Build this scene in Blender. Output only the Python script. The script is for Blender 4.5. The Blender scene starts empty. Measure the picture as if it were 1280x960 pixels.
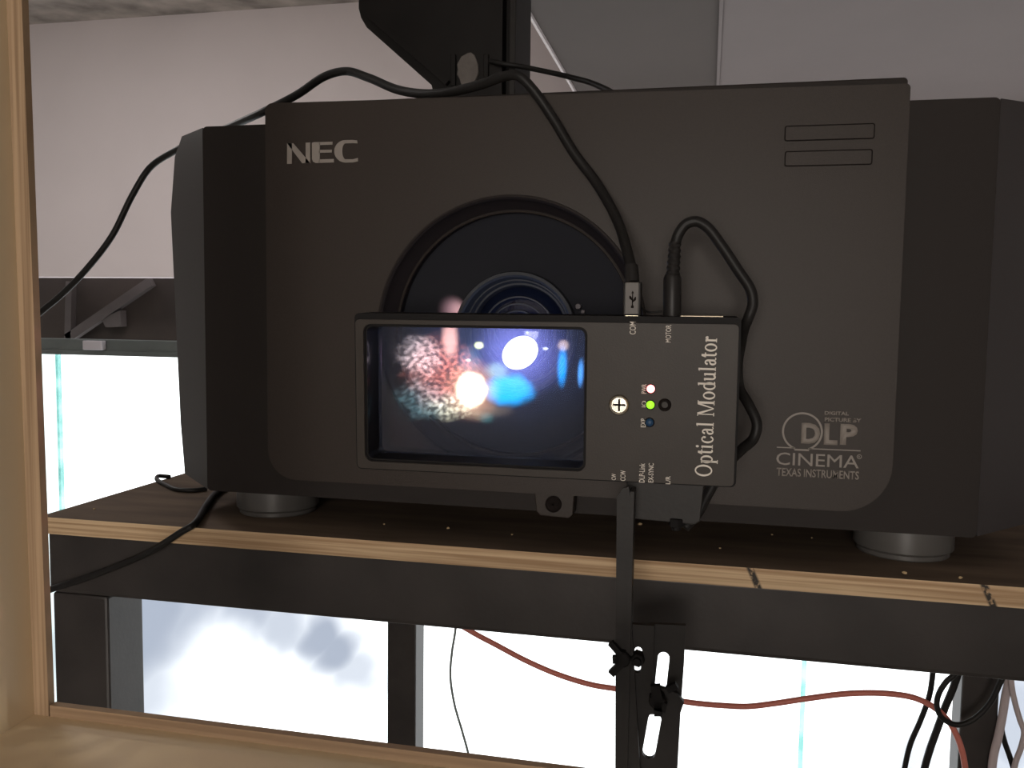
import bpy, bmesh, math, random
from mathutils import Vector, Matrix
random.seed(7)
S = bpy.context.scene
COL = S.collection

# ------------------------------------------------------------------ camera
FPX = 1098.2
CAM = Vector((0.0, -0.6408, 1.6))
def cam_matrix():
    a, b, c = (math.radians(v) for v in (12.4698, -4.4699, -0.7515))
    return (Matrix.Rotation(a, 3, 'Z') @ Matrix.Rotation(b, 3, 'X') @ Matrix.Rotation(c, 3, 'Y'))
CM = cam_matrix()
def ray(px, py):
    return CM @ Vector(((px - 640) / FPX, 1.0, -(py - 480) / FPX))
def at(px, py, Y):
    """point of the place seen at that spot of the photograph, on the upright plane y = Y"""
    d = ray(px, py)
    return CAM + d * ((Y - CAM.y) / d.y)
cd = bpy.data.cameras.new('camera')
cam = bpy.data.objects.new('camera', cd)
COL.objects.link(cam)
cd.sensor_width = 36.0
cd.lens = FPX / 1280 * 36
cd.clip_start = 0.02
r3 = Matrix((CM.col[0], CM.col[2], -CM.col[1])).transposed()
cam.matrix_world = Matrix.Translation(CAM) @ r3.to_4x4()
S.camera = cam

# ------------------------------------------------------------------ view, sky and lamps
S.view_settings.view_transform = 'Standard'
S.view_settings.look = 'None'
S.view_settings.exposure = 0.0
S.view_settings.gamma = 1.0
S.view_settings.use_curve_mapping = False
SKY = 2.4
ROOM_LAMP = 22.0
BEAM_FILL = 13.0
PIC = 0.016

W = bpy.data.worlds.new('sky')
S.world = W
W.use_nodes = True
nt = W.node_tree
nt.nodes.clear()
n_out = nt.nodes.new('ShaderNodeOutputWorld')
n_bg = nt.nodes.new('ShaderNodeBackground')
nt.links.new(n_bg.outputs[0], n_out.inputs[0])
n_tc = nt.nodes.new('ShaderNodeTexCoord')
n_noise = nt.nodes.new('ShaderNodeTexNoise')
n_noise.inputs['Scale'].default_value = 9.0
n_noise.inputs['Detail'].default_value = 3.0
nt.links.new(n_tc.outputs['Generated'], n_noise.inputs['Vector'])
n_sub = nt.nodes.new('ShaderNodeVectorMath'); n_sub.operation = 'MULTIPLY_ADD'
nt.links.new(n_noise.outputs['Color'], n_sub.inputs[0])
n_sub.inputs[1].default_value = (0.11, 0.11, 0.11)
nt.links.new(n_tc.outputs['Generated'], n_sub.inputs[2])
prev = None
# grey patches painted into the sky for reflections in the window, each around one direction
for (px, py, rad, amt) in ((185, 775, 0.115, 1.0), (235, 765, 0.085, .9), (195, 850, 0.07, .7), (290, 752, 0.07, .9), (345, 768, .06, .8), (385, 788, 0.06, 1.0), (410, 815, 0.055, 1.0), (435, 845, 0.045, .7), (290, 830, .03, .15),
                           (1135, 950, 0.04, .5), (1275, 900, 0.06, .8), (1262, 940, .05, .7)):
    d = ray(px, py).normalized() + Vector((0.055, 0.055, 0.055))
    q = nt.nodes.new('ShaderNodeVectorMath'); q.operation = 'DISTANCE'
    nt.links.new(n_sub.outputs[0], q.inputs[0]); q.inputs[1].default_value = d
    m = nt.nodes.new('ShaderNodeMapRange'); m.interpolation_type = 'SMOOTHSTEP'
    m.inputs['From Min'].default_value = rad; m.inputs['From Max'].default_value = rad * .25
    m.inputs['To Max'].default_value = amt
    nt.links.new(q.outputs['Value'], m.inputs['Value'])
    if prev is None:
        prev = m.outputs[0]
    else:
        a = nt.nodes.new('ShaderNodeMath'); a.operation = 'MAXIMUM'
        nt.links.new(prev, a.inputs[0]); nt.links.new(m.outputs[0], a.inputs[1])
        prev = a.outputs[0]
n_pow = nt.nodes.new('ShaderNodeMath'); n_pow.operation = 'POWER'; n_pow.inputs[1].default_value = .55
nt.links.new(prev, n_pow.inputs[0])
n_mix = nt.nodes.new('ShaderNodeMix'); n_mix.data_type = 'RGBA'
nt.links.new(n_pow.outputs[0], n_mix.inputs['Factor'])
n_mix.inputs['A'].default_value = (SKY, SKY, SKY * 1.02, 1)
n_mix.inputs['B'].default_value = (.50, .55, .68, 1)
nt.links.new(n_mix.outputs['Result'], n_bg.inputs['Color'])

def area(name, loc, aim, size, power, color):
    l = bpy.data.lights.new(name, 'AREA'); l.shape = 'DISK'; l.size = size; l.energy = power; l.color = color
    o = bpy.data.objects.new(name, l); COL.objects.link(o)
    o.location = loc
    o.rotation_euler = (Vector(aim) - Vector(loc)).to_track_quat('-Z', 'Y').to_euler()
    return o
area('room_lamp_light', (0.0, -2.3, 1.60), (0.0, 0.0, 1.62), .7, ROOM_LAMP, (1.0, .92, .84))
area('white_beam_fill_light', (-1.9, 0.95, 2.60), (-1.9, 1.3, 0.0), .6, BEAM_FILL, (1.0, .94, .92))  # added unseen lamp, brightens the white beam at the back

# ------------------------------------------------------------------ materials
def mat(name, col, rough=.6, metal=0.0, spec=.5, var=0.0, vscale=30.0, bump=0.0, bscale=200.0, stretch=None):
    m = bpy.data.materials.new(name); m.use_nodes = True
    t = m.node_tree; b = t.nodes['Principled BSDF']
    b.inputs['Base Color'].default_value = (*col, 1); b.inputs['Roughness'].default_value = rough
    b.inputs['Metallic'].default_value = metal; b.inputs['Specular IOR Level'].default_value = spec
    tc = t.nodes.new('ShaderNodeTexCoord')
    vec = tc.outputs['Object']
    if stretch:
        mp = t.nodes.new('ShaderNodeMapping'); mp.inputs['Scale'].default_value = stretch
        t.links.new(vec, mp.inputs[0]); vec = mp.outputs[0]
    if var:
        n = t.nodes.new('ShaderNodeTexNoise'); n.inputs['Scale'].default_value = vscale; n.inputs['Detail'].default_value = 5
        t.links.new(vec, n.inputs['Vector'])
        r = t.nodes.new('ShaderNodeValToRGB')
        r.color_ramp.elements[0].position = .3; r.color_ramp.elements[1].position = .7
        r.color_ramp.elements[0].color = (*[c * (1 - var) for c in col], 1)
        r.color_ramp.elements[1].color = (*[min(1, c * (1 + var)) for c in col], 1)
        t.links.new(n.outputs[0], r.inputs[0]); t.links.new(r.outputs[0], b.inputs['Base Color'])
    if bump:
        n = t.nodes.new('ShaderNodeTexNoise'); n.inputs['Scale'].default_value = bscale; n.inputs['Detail'].default_value = 3
        t.links.new(vec, n.inputs['Vector'])
        bp = t.nodes.new('ShaderNodeBump'); bp.inputs['Strength'].default_value = bump; bp.inputs['Distance'].default_value = .001
        t.links.new(n.outputs[0], bp.inputs['Height']); t.links.new(bp.outputs[0], b.inputs['Normal'])
    return m
def emit(name, col, s):
    m = bpy.data.materials.new(name); m.use_nodes = True
    b = m.node_tree.nodes['Principled BSDF']
    b.inputs['Base Color'].default_value = (*col, 1)
    b.inputs['Emission Color'].default_value = (*col, 1); b.inputs['Emission Strength'].default_value = s
    return m

M = {}
M['panel'] = mat('projector panel grey', (.029, .0215, .0172), .45, spec=.22, var=.06, vscale=500, bump=.15, bscale=1500)
M['body'] = mat('projector body charcoal', (.017, .0128, .011), .6, spec=.2, bump=.1, bscale=1200)
M['side'] = mat('projector side grey', (.038, .0335, .034), .55, spec=.3, bump=.1, bscale=1200)
M['groove'] = mat('dark groove', (.010, .007, .006), .8, spec=.1)
M['print'] = mat('light grey print', (.235, .205, .18), .6)
M['whiteprint'] = mat('white print', (.70, .64, .57), .6)
M['foot'] = mat('rubber and chrome foot', (.09, .085, .08), .28, spec=.6)
M['lens_black'] = mat('lens black', (.028, .030, .036), .55, spec=.25)
M['well'] = mat('lens well grey', (.0095, .010, .0145), .6, spec=.12)
M['port'] = mat('port bezel grey', (.019, .0145, .0135), .6, spec=.15)
M['lens_glass'] = mat('coated lens glass', (.006, .009, .025), .06, spec=.8)
M['lens_ring'] = mat('lens ring', (.02, .022, .03), .4, spec=.3)
M['core'] = emit('projector light', (1.0, .98, 1.0), 3.2)
M['mod'] = mat('modulator black', (.030, .0235, .0185), .48, spec=.27, var=.08, vscale=60, bump=.08, bscale=900)
M['modedge'] = mat('modulator inner black', (.007, .006, .006), .6, spec=.15)
M['chrome'] = mat('polished steel', (.8, .74, .62), .16, metal=1)
M['greymetal'] = mat('dull grey metal', (.10, .09, .10), .5, spec=.3)
M['strip'] = mat('top highlight steel', (.42, .36, .27), .42, metal=1)
M['brass'] = mat('plated plug tip', (.95, .86, .62), .3, metal=.6)
M['blacksteel'] = mat('black painted steel', (.017, .0148, .0135), .5, spec=.25, var=.15, vscale=40, bump=.1, bscale=300)
M['rack'] = mat('rack black steel', (.034, .029, .027), .45, spec=.35, var=.25, vscale=18, bump=.1, bscale=250)
M['mount'] = mat('mount black steel', (.008, .0065, .0058), .55, spec=.2, var=.2, vscale=25)
M['putty'] = mat('grey putty', (.13, .115, .105), .9, var=.2, vscale=60, bump=.5, bscale=120)
M['cable'] = mat('black rubber cable', (.010, .009, .0085), .5, spec=.25)
M['boot'] = mat('black moulded boot', (.014, .0125, .012), .45, spec=.3)
M['pluggrey'] = mat('grey plug face', (.09, .079, .07), .5)
M['red'] = mat('red cable', (.56, .17, .13), .5)
M['greywire'] = mat('grey wire', (.20, .24, .24), .5)
M['pale'] = mat('pale grey cable', (.50, .43, .44), .6)
M['white_wall'] = mat('white painted plasterboard', (.72, .655, .66), .85, var=.02, vscale=4, bump=.1, bscale=60)
M['room'] = mat('room paint', (.62, .58, .55), .9, var=.03, vscale=3)
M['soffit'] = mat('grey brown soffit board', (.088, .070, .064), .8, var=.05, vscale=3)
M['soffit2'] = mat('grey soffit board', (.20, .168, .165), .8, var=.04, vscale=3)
M['floor'] = mat('floor tile', (.45, .42, .38), .6, var=.1, vscale=5)
M['concrete'] = mat('rough concrete', (.42, .385, .36), .95, var=.45, vscale=7, bump=1.0, bscale=25)
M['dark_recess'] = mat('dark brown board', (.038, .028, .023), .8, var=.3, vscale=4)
M['truss'] = mat('dull steel brace', (.085, .072, .07), .6, var=.15, vscale=8)
M['alu'] = mat('dull aluminium', (.13, .145, .14), .4, metal=.5, var=.1, vscale=10)
M['alu_light'] = mat('bright aluminium clip', (.50, .47, .50), .45, metal=.3)
M['liner'] = mat('cream laminated board', (.66, .52, .34), .55, var=.05, vscale=5)
M['speck'] = mat('sawdust', (.50, .36, .2), .9)

def ply(name, axis, base, dark, marks=()):
    """layered plywood edge: fine bands along one axis, with grain and ink marks"""
    m = bpy.data.materials.new(name); m.use_nodes = True
    t = m.node_tree; b = t.nodes['Principled BSDF']; b.inputs['Roughness'].default_value = .75
    tc = t.nodes.new('ShaderNodeTexCoord'); sp = t.nodes.new('ShaderNodeSeparateXYZ')
    t.links.new(tc.outputs['Object'], sp.inputs[0])
    mp = t.nodes.new('ShaderNodeMapping')
    sc = [6, 6, 6]; sc['XYZ'.index(axis)] = 420
    mp.inputs['Scale'].default_value = sc
    t.links.new(tc.outputs['Object'], mp.inputs[0])
    n = t.nodes.new('ShaderNodeTexNoise'); n.inputs['Scale'].default_value = 1.0; n.inputs['Detail'].default_value = 4
    t.links.new(mp.outputs[0], n.inputs['Vector'])
    r = t.nodes.new('ShaderNodeValToRGB')
    r.color_ramp.elements[0].position = .38; r.color_ramp.elements[0].color = (*dark, 1)
    r.color_ramp.elements[1].position = .62; r.color_ramp.elements[1].color = (*base, 1)
    t.links.new(n.outputs[0], r.inputs[0])
    col = r.outputs[0]
    n2 = t.nodes.new('ShaderNodeTexNoise'); n2.inputs['Scale'].default_value = 260; n2.inputs['Detail'].default_value = 4
    t.links.new(tc.outputs['Object'], n2.inputs['Vector'])
    for (x, w) in marks:
        a = t.nodes.new('ShaderNodeMath'); a.operation = 'MULTIPLY_ADD'      # slanted stroke
        t.links.new(sp.outputs['Z'], a.inputs[0]); a.inputs[1].default_value = .45; t.links.new(sp.outputs['X'], a.inputs[2])
        s1 = t.nodes.new('ShaderNodeMath'); s1.operation = 'SUBTRACT'; t.links.new(a.outputs[0], s1.inputs[0]); s1.inputs[1].default_value = x
        s2 = t.nodes.new('ShaderNodeMath'); s2.operation = 'ABSOLUTE'; t.links.new(s1.outputs[0], s2.inputs[0])
        mr = t.nodes.new('ShaderNodeMapRange'); mr.inputs['From Min'].default_value = w; mr.inputs['From Max'].default_value = w * .5
        t.links.new(s2.outputs[0], mr.inputs['Value'])
        mu = t.nodes.new('ShaderNodeMath'); mu.operation = 'MULTIPLY'
        r2 = t.nodes.new('ShaderNodeMapRange'); r2.inputs['From Min'].default_value = .38; r2.inputs['From Max'].default_value = .5
        t.links.new(n2.outputs[0], r2.inputs['Value'])
        t.links.new(mr.outputs[0], mu.inputs[0]); t.links.new(r2.outputs[0], mu.inputs[1])
        mx = t.nodes.new('ShaderNodeMix'); mx.data_type = 'RGBA'
        t.links.new(mu.outputs[0], mx.inputs['Factor']); t.links.new(col, mx.inputs['A']); mx.inputs['B'].default_value = (.03, .025, .02, 1)
        col = mx.outputs['Result']
    t.links.new(col, b.inputs['Base Color'])
    return m
M['ply_shelf'] = ply('plywood shelf edge', 'Z', (.60, .43, .26), (.36, .225, .12),
                     marks=((at(943, 719, -.011).x + .0375, .0032), (at(1236, 745, -.011).x + .0375, .0032)))
M['ply_left'] = ply('plywood edge upright', 'X', (.40, .275, .165), (.25, .16, .09))
M['ply_bottom'] = ply('plywood edge level', 'Z', (.33, .22, .13), (.24, .155, .09))
M['shelf_top'] = mat('brown shelf face', (.165, .118, .084), .8, spec=.2, var=.25, vscale=9, stretch=(1, 5, 1))

def glass(name, tint, alpha, rough=.02):
    m = bpy.data.materials.new(name); m.use_nodes = True
    t = m.node_tree; t.nodes.clear()
    o = t.nodes.new('ShaderNodeOutputMaterial'); tr = t.nodes.new('ShaderNodeBsdfTransparent'); gl = t.nodes.new('ShaderNodeBsdfGlossy')
    mx = t.nodes.new('ShaderNodeMixShader'); mx.inputs[0].default_value = alpha
    tr.inputs[0].default_value = (*tint, 1); gl.inputs['Roughness'].default_value = rough
    t.links.new(tr.outputs[0], mx.inputs[1]); t.links.new(gl.outputs[0], mx.inputs[2]); t.links.new(mx.outputs[0], o.inputs[0])
    return m
M['pane'] = glass('clear window glass', (.97, .985, .98), .03)
M['pane_pale'] = glass('pale green window glass', (.80, .86, .85), .05)
def edge_glass():
    m = bpy.data.materials.new('green glass edge'); m.use_nodes = True
    t = m.node_tree; t.nodes.clear()
    o = t.nodes.new('ShaderNodeOutputMaterial'); tr = t.nodes.new('ShaderNodeBsdfTransparent')
    tc = t.nodes.new('ShaderNodeTexCoord'); n = t.nodes.new('ShaderNodeTexNoise'); n.inputs['Scale'].default_value = 14
    r = t.nodes.new('ShaderNodeValToRGB')
    r.color_ramp.elements[0].position = .4; r.color_ramp.elements[0].color = (.42, .62, .60, 1)
    r.color_ramp.elements[1].position = .62; r.color_ramp.elements[1].color = (.62, .78, .76, 1)
    t.links.new(tc.outputs['Object'], n.inputs['Vector']); t.links.new(n.outputs[0], r.inputs[0])
    t.links.new(r.outputs[0], tr.inputs[0]); t.links.new(tr.outputs[0], o.inputs[0])
    return m
M['pane_edge'] = edge_glass()
def filter_glass():
    """thin filter glass of the modulator: mostly clear, a little dust that scatters what the projector throws on it"""
    m = bpy.data.materials.new('translucent filter glass'); m.use_nodes = True
    t = m.node_tree; t.nodes.clear()
    o = t.nodes.new('ShaderNodeOutputMaterial'); tr = t.nodes.new('ShaderNodeBsdfTransparent'); ts = t.nodes.new('ShaderNodeBsdfTranslucent')
    gl = t.nodes.new('ShaderNodeBsdfGlossy'); gl.inputs['Roughness'].default_value = .05
    tr.inputs[0].default_value = (.9, .92, 1, 1); ts.inputs[0].default_value = (.9, .9, .9, 1)
    m1 = t.nodes.new('ShaderNodeMixShader'); m2 = t.nodes.new('ShaderNodeMixShader'); m2.inputs[0].default_value = .015
    m1.inputs[0].default_value = .15
    t.links.new(tr.outputs[0], m1.inputs[1]); t.links.new(ts.outputs[0], m1.inputs[2])
    t.links.new(m1.outputs[0], m2.inputs[1]); t.links.new(gl.outputs[0], m2.inputs[2]); t.links.new(m2.outputs[0], o.inputs[0])
    return m
M['filter'] = filter_glass()

# ------------------------------------------------------------------ object helpers
def tag(o, label=None, cat=None, group=None, kind=None):
    if label: o['label'] = label
    if cat: o['category'] = cat
    if group: o['group'] = group
    if kind: o['kind'] = kind
    return o
def thing(name, loc, label, cat, rot=None, group=None):
    e = bpy.data.objects.new(name, None); e.empty_display_size = .05
    COL.objects.link(e); e.location = loc
    if rot: e.rotation_euler = rot
    bpy.context.view_layer.update()
    return tag(e, label, cat, group)
def obj(name, bm, m, parent=None, smooth=None, local=False):
    """links the bmesh (made in place coordinates, or in the thing's own when local) as one mesh object"""
    me = bpy.data.meshes.new(name)
    bmesh.ops.recalc_face_normals(bm, faces=bm.faces)
    if smooth is not None:
        bm.normal_update()
        for f in bm.faces: f.smooth = max(abs(c) for c in f.normal) < .9999
        for e in bm.edges:
            if len(e.link_faces) == 2 and e.calc_face_angle(0) > smooth: e.smooth = False
    if parent is not None and not local:
        root = parent
        mw = Matrix.Identity(4)
        while root is not None:
            mw = root.matrix_basis @ mw; root = root.parent
        bm.transform(mw.inverted())
    elif parent is None:
        # origin at the middle of the base
        xs = [v.co for v in bm.verts]
        o = Vector((sum(v.x for v in xs) / len(xs), sum(v.y for v in xs) / len(xs), min(v.z for v in xs)))
        bm.transform(Matrix.Translation(-o))
    bm.to_mesh(me); bm.free()
    for k in (m if isinstance(m, (list, tuple)) else [m]): me.materials.append(k)
    ob = bpy.data.objects.new(name, me); COL.objects.link(ob)
    if parent is not None: ob.parent = parent
    else: ob.location = o
    return ob
def box(x0, x1, y0, y1, z0, z1, bev=0.0, seg=2):
    bm = bmesh.new()
    bmesh.ops.create_cube(bm, size=1)
    for v in bm.verts:
        v.co = Vector((x0 if v.co.x < 0 else x1, y0 if v.co.y < 0 else y1, z0 if v.co.z < 0 else z1))
    if bev: bmesh.ops.bevel(bm, geom=list(bm.edges), offset=bev, segments=seg, profile=.5, affect='EDGES')
    return bm
def join(*bms):
    out = bms[0]
    for b in bms[1:]:
        me = bpy.data.meshes.new('t'); b.to_mesh(me); b.free(); out.from_mesh(me); bpy.data.meshes.remove(me)
    return out
def rrect(x0, x1, z0, z1, r, n=6):
    """rounded rectangle; r is one radius or four (bl, br, tr, tl)"""
    if not isinstance(r, (tuple, list)): r = (r,) * 4
    pts = []
    for (cx, cz, a0, rr) in ((x0 + r[0], z0 + r[0], 180, r[0]), (x1 - r[1], z0 + r[1], 270, r[1]), (x1 - r[2], z1 - r[2], 0, r[2]), (x0 + r[3], z1 - r[3], 90, r[3])):
        for i in range(n + 1):
            a = math.radians(a0 + 90 * i / n)
            pts.append((cx + rr * math.cos(a), cz + rr * math.sin(a)))
    return pts
def circ(cx, cz, r, n=64):
    return [(cx + r * math.cos(2 * math.pi * i / n), cz + r * math.sin(2 * math.pi * i / n)) for i in range(n)]
def prism(outline, holes, y0, y1, bev=0.0, inner_bev=0.0):
    """plate in the x-z plane with holes, from y0 (front) to y1"""
    bm = bmesh.new()
    loops = []
    for pts in [outline] + list(holes):
        vs = [bm.verts.new((x, y0, z)) for x, z in pts]
        es = [bm.edges.new((vs[i], vs[(i + 1) % len(vs)])) for i in range(len(vs))]
        loops.append(es)
    alle = [e for l in loops for e in l]
    if holes:
        bmesh.ops.triangle_fill(bm, edges=alle, use_beauty=True, use_dissolve=False)
    else:
        bm.faces.new([e.verts[0] for e in loops[0]])
        bm.normal_update()
    front = list(bm.faces)
    r = bmesh.ops.extrude_face_region(bm, geom=front)
    for v in [g for g in r['geom'] if isinstance(g, bmesh.types.BMVert)]: v.co.y = y1
    bmesh.ops.recalc_face_normals(bm, faces=bm.faces)
    if bev:
        es = []
        no = len(outline)
        for e in bm.edges:
            if all(abs(v.co.y - y0) < 1e-7 for v in e.verts) and len(e.link_faces) == 2 and e.calc_face_angle(0) > .8:
                mid = (e.verts[0].co + e.verts[1].co) / 2
                es.append(e)
        bmesh.ops.bevel(bm, geom=es, offset=bev, segments=3, profile=.5, affect='EDGES', clamp_overlap=True)
    return bm
def lathe(cx, cz, prof, n=72):
    """profile of (radius, y) turned about the y axis through (cx, cz)"""
    bm = bmesh.new(); rings = []
    for (r, y) in prof:
        if r < 1e-6: rings.append([bm.verts.new((cx, y, cz))])
        else: rings.append([bm.verts.new((cx + r * math.cos(2 * math.pi * i / n), y, cz + r * math.sin(2 * math.pi * i / n))) for i in range(n)])
    for a, b in zip(rings, rings[1:]):
        for i in range(n):
            j = (i + 1) % n
            if len(a) == 1: bm.faces.new((a[0], b[i], b[j]))
            elif len(b) == 1: bm.faces.new((a[i], a[j], b[0]))
            else: bm.faces.new((a[i], a[j], b[j], b[i]))
    return bm
def spline(pts, n=8):
    """smooth path through the points (centripetal, so it never overshoots)"""
    P = [Vector(p) for p in pts]; P = [P[0] * 2 - P[1]] + P + [P[-1] * 2 - P[-2]]
    out = []
    for i in range(1, len(P) - 2):
        a, b, c, d = P[i - 1:i + 3]
        t0 = 0.0; t1 = t0 + max((b - a).length, 1e-6) ** .5; t2 = t1 + max((c - b).length, 1e-6) ** .5; t3 = t2 + max((d - c).length, 1e-6) ** .5
        for k in range(n):
            t = t1 + (t2 - t1) * k / n
            A1 = a * ((t1 - t) / (t1 - t0)) + b * ((t - t0) / (t1 - t0))
            A2 = b * ((t2 - t) / (t2 - t1)) + c * ((t - t1) / (t2 - t1))
            A3 = c * ((t3 - t) / (t3 - t2)) + d * ((t - t2) / (t3 - t2))
            B1 = A1 * ((t2 - t) / (t2 - t0)) + A2 * ((t - t0) / (t2 - t0))
            B2 = A2 * ((t3 - t) / (t3 - t1)) + A3 * ((t - t1) / (t3 - t1))
            out.append(B1 * ((t2 - t) / (t2 - t1)) + B2 * ((t - t1) / (t2 - t1)))
    out.append(P[-2]); return out
def tube(path, r, sides=12, radii=None):
    bm = bmesh.new(); rings = []
    t0 = (path[1] - path[0]).normalized()
    nrm = t0.orthogonal().normalized()
    for i, p in enumerate(path):
        t = (path[min(i + 1, len(path) - 1)] - path[max(i - 1, 0)]).normalized()
        nrm = (nrm - t * nrm.dot(t)).normalized(); bn = t.cross(nrm)
        rr = radii[i] if radii else r
        rings.append([bm.verts.new(p + (nrm * math.cos(2 * math.pi * k / sides) + bn * math.sin(2 * math.pi * k / sides)) * rr) for k in range(sides)])
    for a, b in zip(rings, rings[1:]):
        for k in range(sides): bm.faces.new((a[k], a[(k + 1) % sides], b[(k + 1) % sides], b[k]))
    bm.faces.new(rings[0]); bm.faces.new(list(reversed(rings[-1])))
    return bm
def cyl(p0, p1, r, sides=24, bev=0.0):
    a, b = Vector(p0), Vector(p1)
    if not bev: return tube([a, b], r, sides)
    t = (b - a).normalized()
    return tube([a, a + t * bev, b - t * bev, b], r, sides, radii=[r - bev, r, r, r - bev])
def flat(polys, y=0.0, th=.0003):
    """thin printed shapes: polygons (lists of x, z) given a real skin of ink"""
    bm = bmesh.new()
    for p in polys:
        try:
            f = bm.faces.new([bm.verts.new((x, y, z)) for x, z in p])
        except ValueError:
            pass
    bmesh.ops.triangulate(bm, faces=bm.faces[:])
    r = bmesh.ops.extrude_face_region(bm, geom=bm.faces[:])
    for v in [g for g in r['geom'] if isinstance(g, bmesh.types.BMVert)]: v.co.y -= th
    return bm
def text_bm(body, box_, up=False, bold=0.0, y=0.0):
    """built-in lettering fitted to a rectangle (x0, x1, z0, z1); up = reads upward"""
    c = bpy.data.curves.new('t', 'FONT'); c.body = body; c.size = 1; c.offset = bold; c.resolution_u = 3; c.fill_mode = 'FRONT'
    o = bpy.data.objects.new('t', c); COL.objects.link(o)
    dg = bpy.context.evaluated_depsgraph_get(); me = bpy.data.meshes.new_from_object(o.evaluated_get(dg))
    bpy.data.objects.remove(o); bpy.data.curves.remove(c)
    bm = bmesh.new(); bm.from_mesh(me); bpy.data.meshes.remove(me)
    xs = [v.co.x for v in bm.verts]; ys = [v.co.y for v in bm.verts]
    x0, x1, y0, y1 = min(xs), max(xs), min(ys), max(ys)
    a0, a1, b0, b1 = box_
    for v in bm.verts:
        s, t = (v.co.x - x0) / (x1 - x0), (v.co.y - y0) / (y1 - y0)
        if up: v.co = Vector((a1 - t * (a1 - a0), y, b0 + s * (b1 - b0)))
        else: v.co = Vector((a0 + s * (a1 - a0), y, b0 + t * (b1 - b0)))
    r = bmesh.ops.extrude_face_region(bm, geom=bm.faces[:])
    for v in [g for g in r['geom'] if isinstance(g, bmesh.types.BMVert)]: v.co.y -= .0003
    return bm
def ring_poly(cx, cy, rx, ry, ix, iy, a0=0, a1=360, n=28):
    """quads of an elliptical ring"""
    q = []
    for i in range(n):
        a = math.radians(a0 + (a1 - a0) * i / n); b = math.radians(a0 + (a1 - a0) * (i + 1) / n)
        q.append([(cx + rx * math.cos(a), cy + ry * math.sin(a)), (cx + rx * math.cos(b), cy + ry * math.sin(b)),
                  (cx + ix * math.cos(b), cy + iy * math.sin(b)), (cx + ix * math.cos(a), cy + iy * math.sin(a))])
    return q
def R4(x0, x1, y0, y1): return [(x0, y0), (x1, y0), (x1, y1), (x0, y1)]

# ------------------------------------------------------------------ the setting
DW = 2.36
CEIL = 2.695
Z0 = -.32                          # floor of the room
def struct(name, bm, m, parent=None, **k):
    o = obj(name, bm, m, parent, **k)
    if parent is None: o['kind'] = 'structure'
    return o
struct('floor', box(-3.7, 2.6, -3.2, DW + .1, Z0 - .08, Z0), M['floor'])
struct('ceiling', box(-3.8, 2.7, -3.3, 2.75, CEIL, CEIL + .1), M['concrete'])
struct('wall_left', box(-3.8, -3.7, -3.3, 2.75, Z0, CEIL), M['room'])
struct('wall_right', box(2.6, 2.7, -3.3, 2.75, Z0, CEIL), M['room'])
struct('wall_front', box(-3.7, 2.6, -3.3, -3.2, Z0, CEIL), M['room'])
ZB = 1.728
struct('wall_back', box(-3.7, 2.6, DW, DW + .12, ZB, CEIL), M['white_wall'])
# dark recess between the white beam and the glass
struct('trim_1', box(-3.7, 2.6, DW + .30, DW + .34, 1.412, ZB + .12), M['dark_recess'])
def bar(p0, p1, w, d):
    p0, p1 = Vector(p0), Vector(p1); t = (p1 - p0).normalized(); n = Vector((0, 1, 0)); s = t.cross(n).normalized()
    bm = bmesh.new(); vs = []
    for p in (p0, p1):
        for a, b in ((-1, -1), (1, -1), (1, 1), (-1, 1)): vs.append(bm.verts.new(p + s * a * w / 2 + n * b * d / 2))
    for f in ((0, 1, 2, 3), (7, 6, 5, 4), (0, 4, 5, 1), (1, 5, 6, 2), (2, 6, 7, 3), (3, 7, 4, 0)): bm.faces.new([vs[i] for i in f])
    return bm
YB = DW + .26
br = thing('steel_brace', at(90, 425, YB), 'dull grey diagonal steel brace in the dark recess under the white beam', 'brace')
obj('diagonal_bar', bar(at(86, 423, YB), at(190, 352, YB), .038, .03), M['truss'], br)
obj('upright_bar', bar(at(87, 430, YB), at(89, 352, YB), .03, .03), M['truss'], br)
obj('gusset_plate', prism([(p.x, p.z) for p in (at(128, 398, YB), at(152, 388, YB), at(153, 408, YB), at(134, 409, YB))], [], YB - .01, YB + .03), M['truss'], br)
# aluminium head rail of the glazing
zt, zb = at(150, 425, DW).z, at(150, 445, DW).z
hr = struct('trim_2', join(box(-3.7, 2.6, DW, DW + .06, zb + .016, zt, .003), box(-3.7, 2.6, DW - .008, DW + .05, zb, zb + .02, .003)), M['alu'])
c0, c1 = at(105, 433, DW - .02), at(129, 433, DW - .02)
tag(obj('rail_clip', box(c0.x, c1.x, DW - .03, DW - .001, zb + .022, zt - .004, .004), M['alu_light']),
    'pale metal clip on the grey rail above the window, left of the projector', 'clip')
struct('baseboard_back', box(-3.7, 2.6, DW, DW + .1, Z0, Z0 + .02), M['alu'])
# four tall panes of glass with green polished edges
YG = DW + .02
xe = [-3.7, at(75, 520, YG).x, at(489, 860, YG).x, at(1006, 880, YG).x, 2.6]
for i in range(4):
    mm = M['pane_pale'] if i == 0 else M['pane']
    w = struct('window_%d' % (i + 1), box(xe[i] + .001, xe[i + 1] - .014, YG, YG + .012, Z0 + .02, zb + .02), mm)
    if i < 3:
        obj('glass_edge', box(xe[i + 1] - .0135, xe[i + 1] + .0005, YG - .002, YG + .014, Z0 + .02, zb + .02), M['pane_edge'], w)
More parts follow.
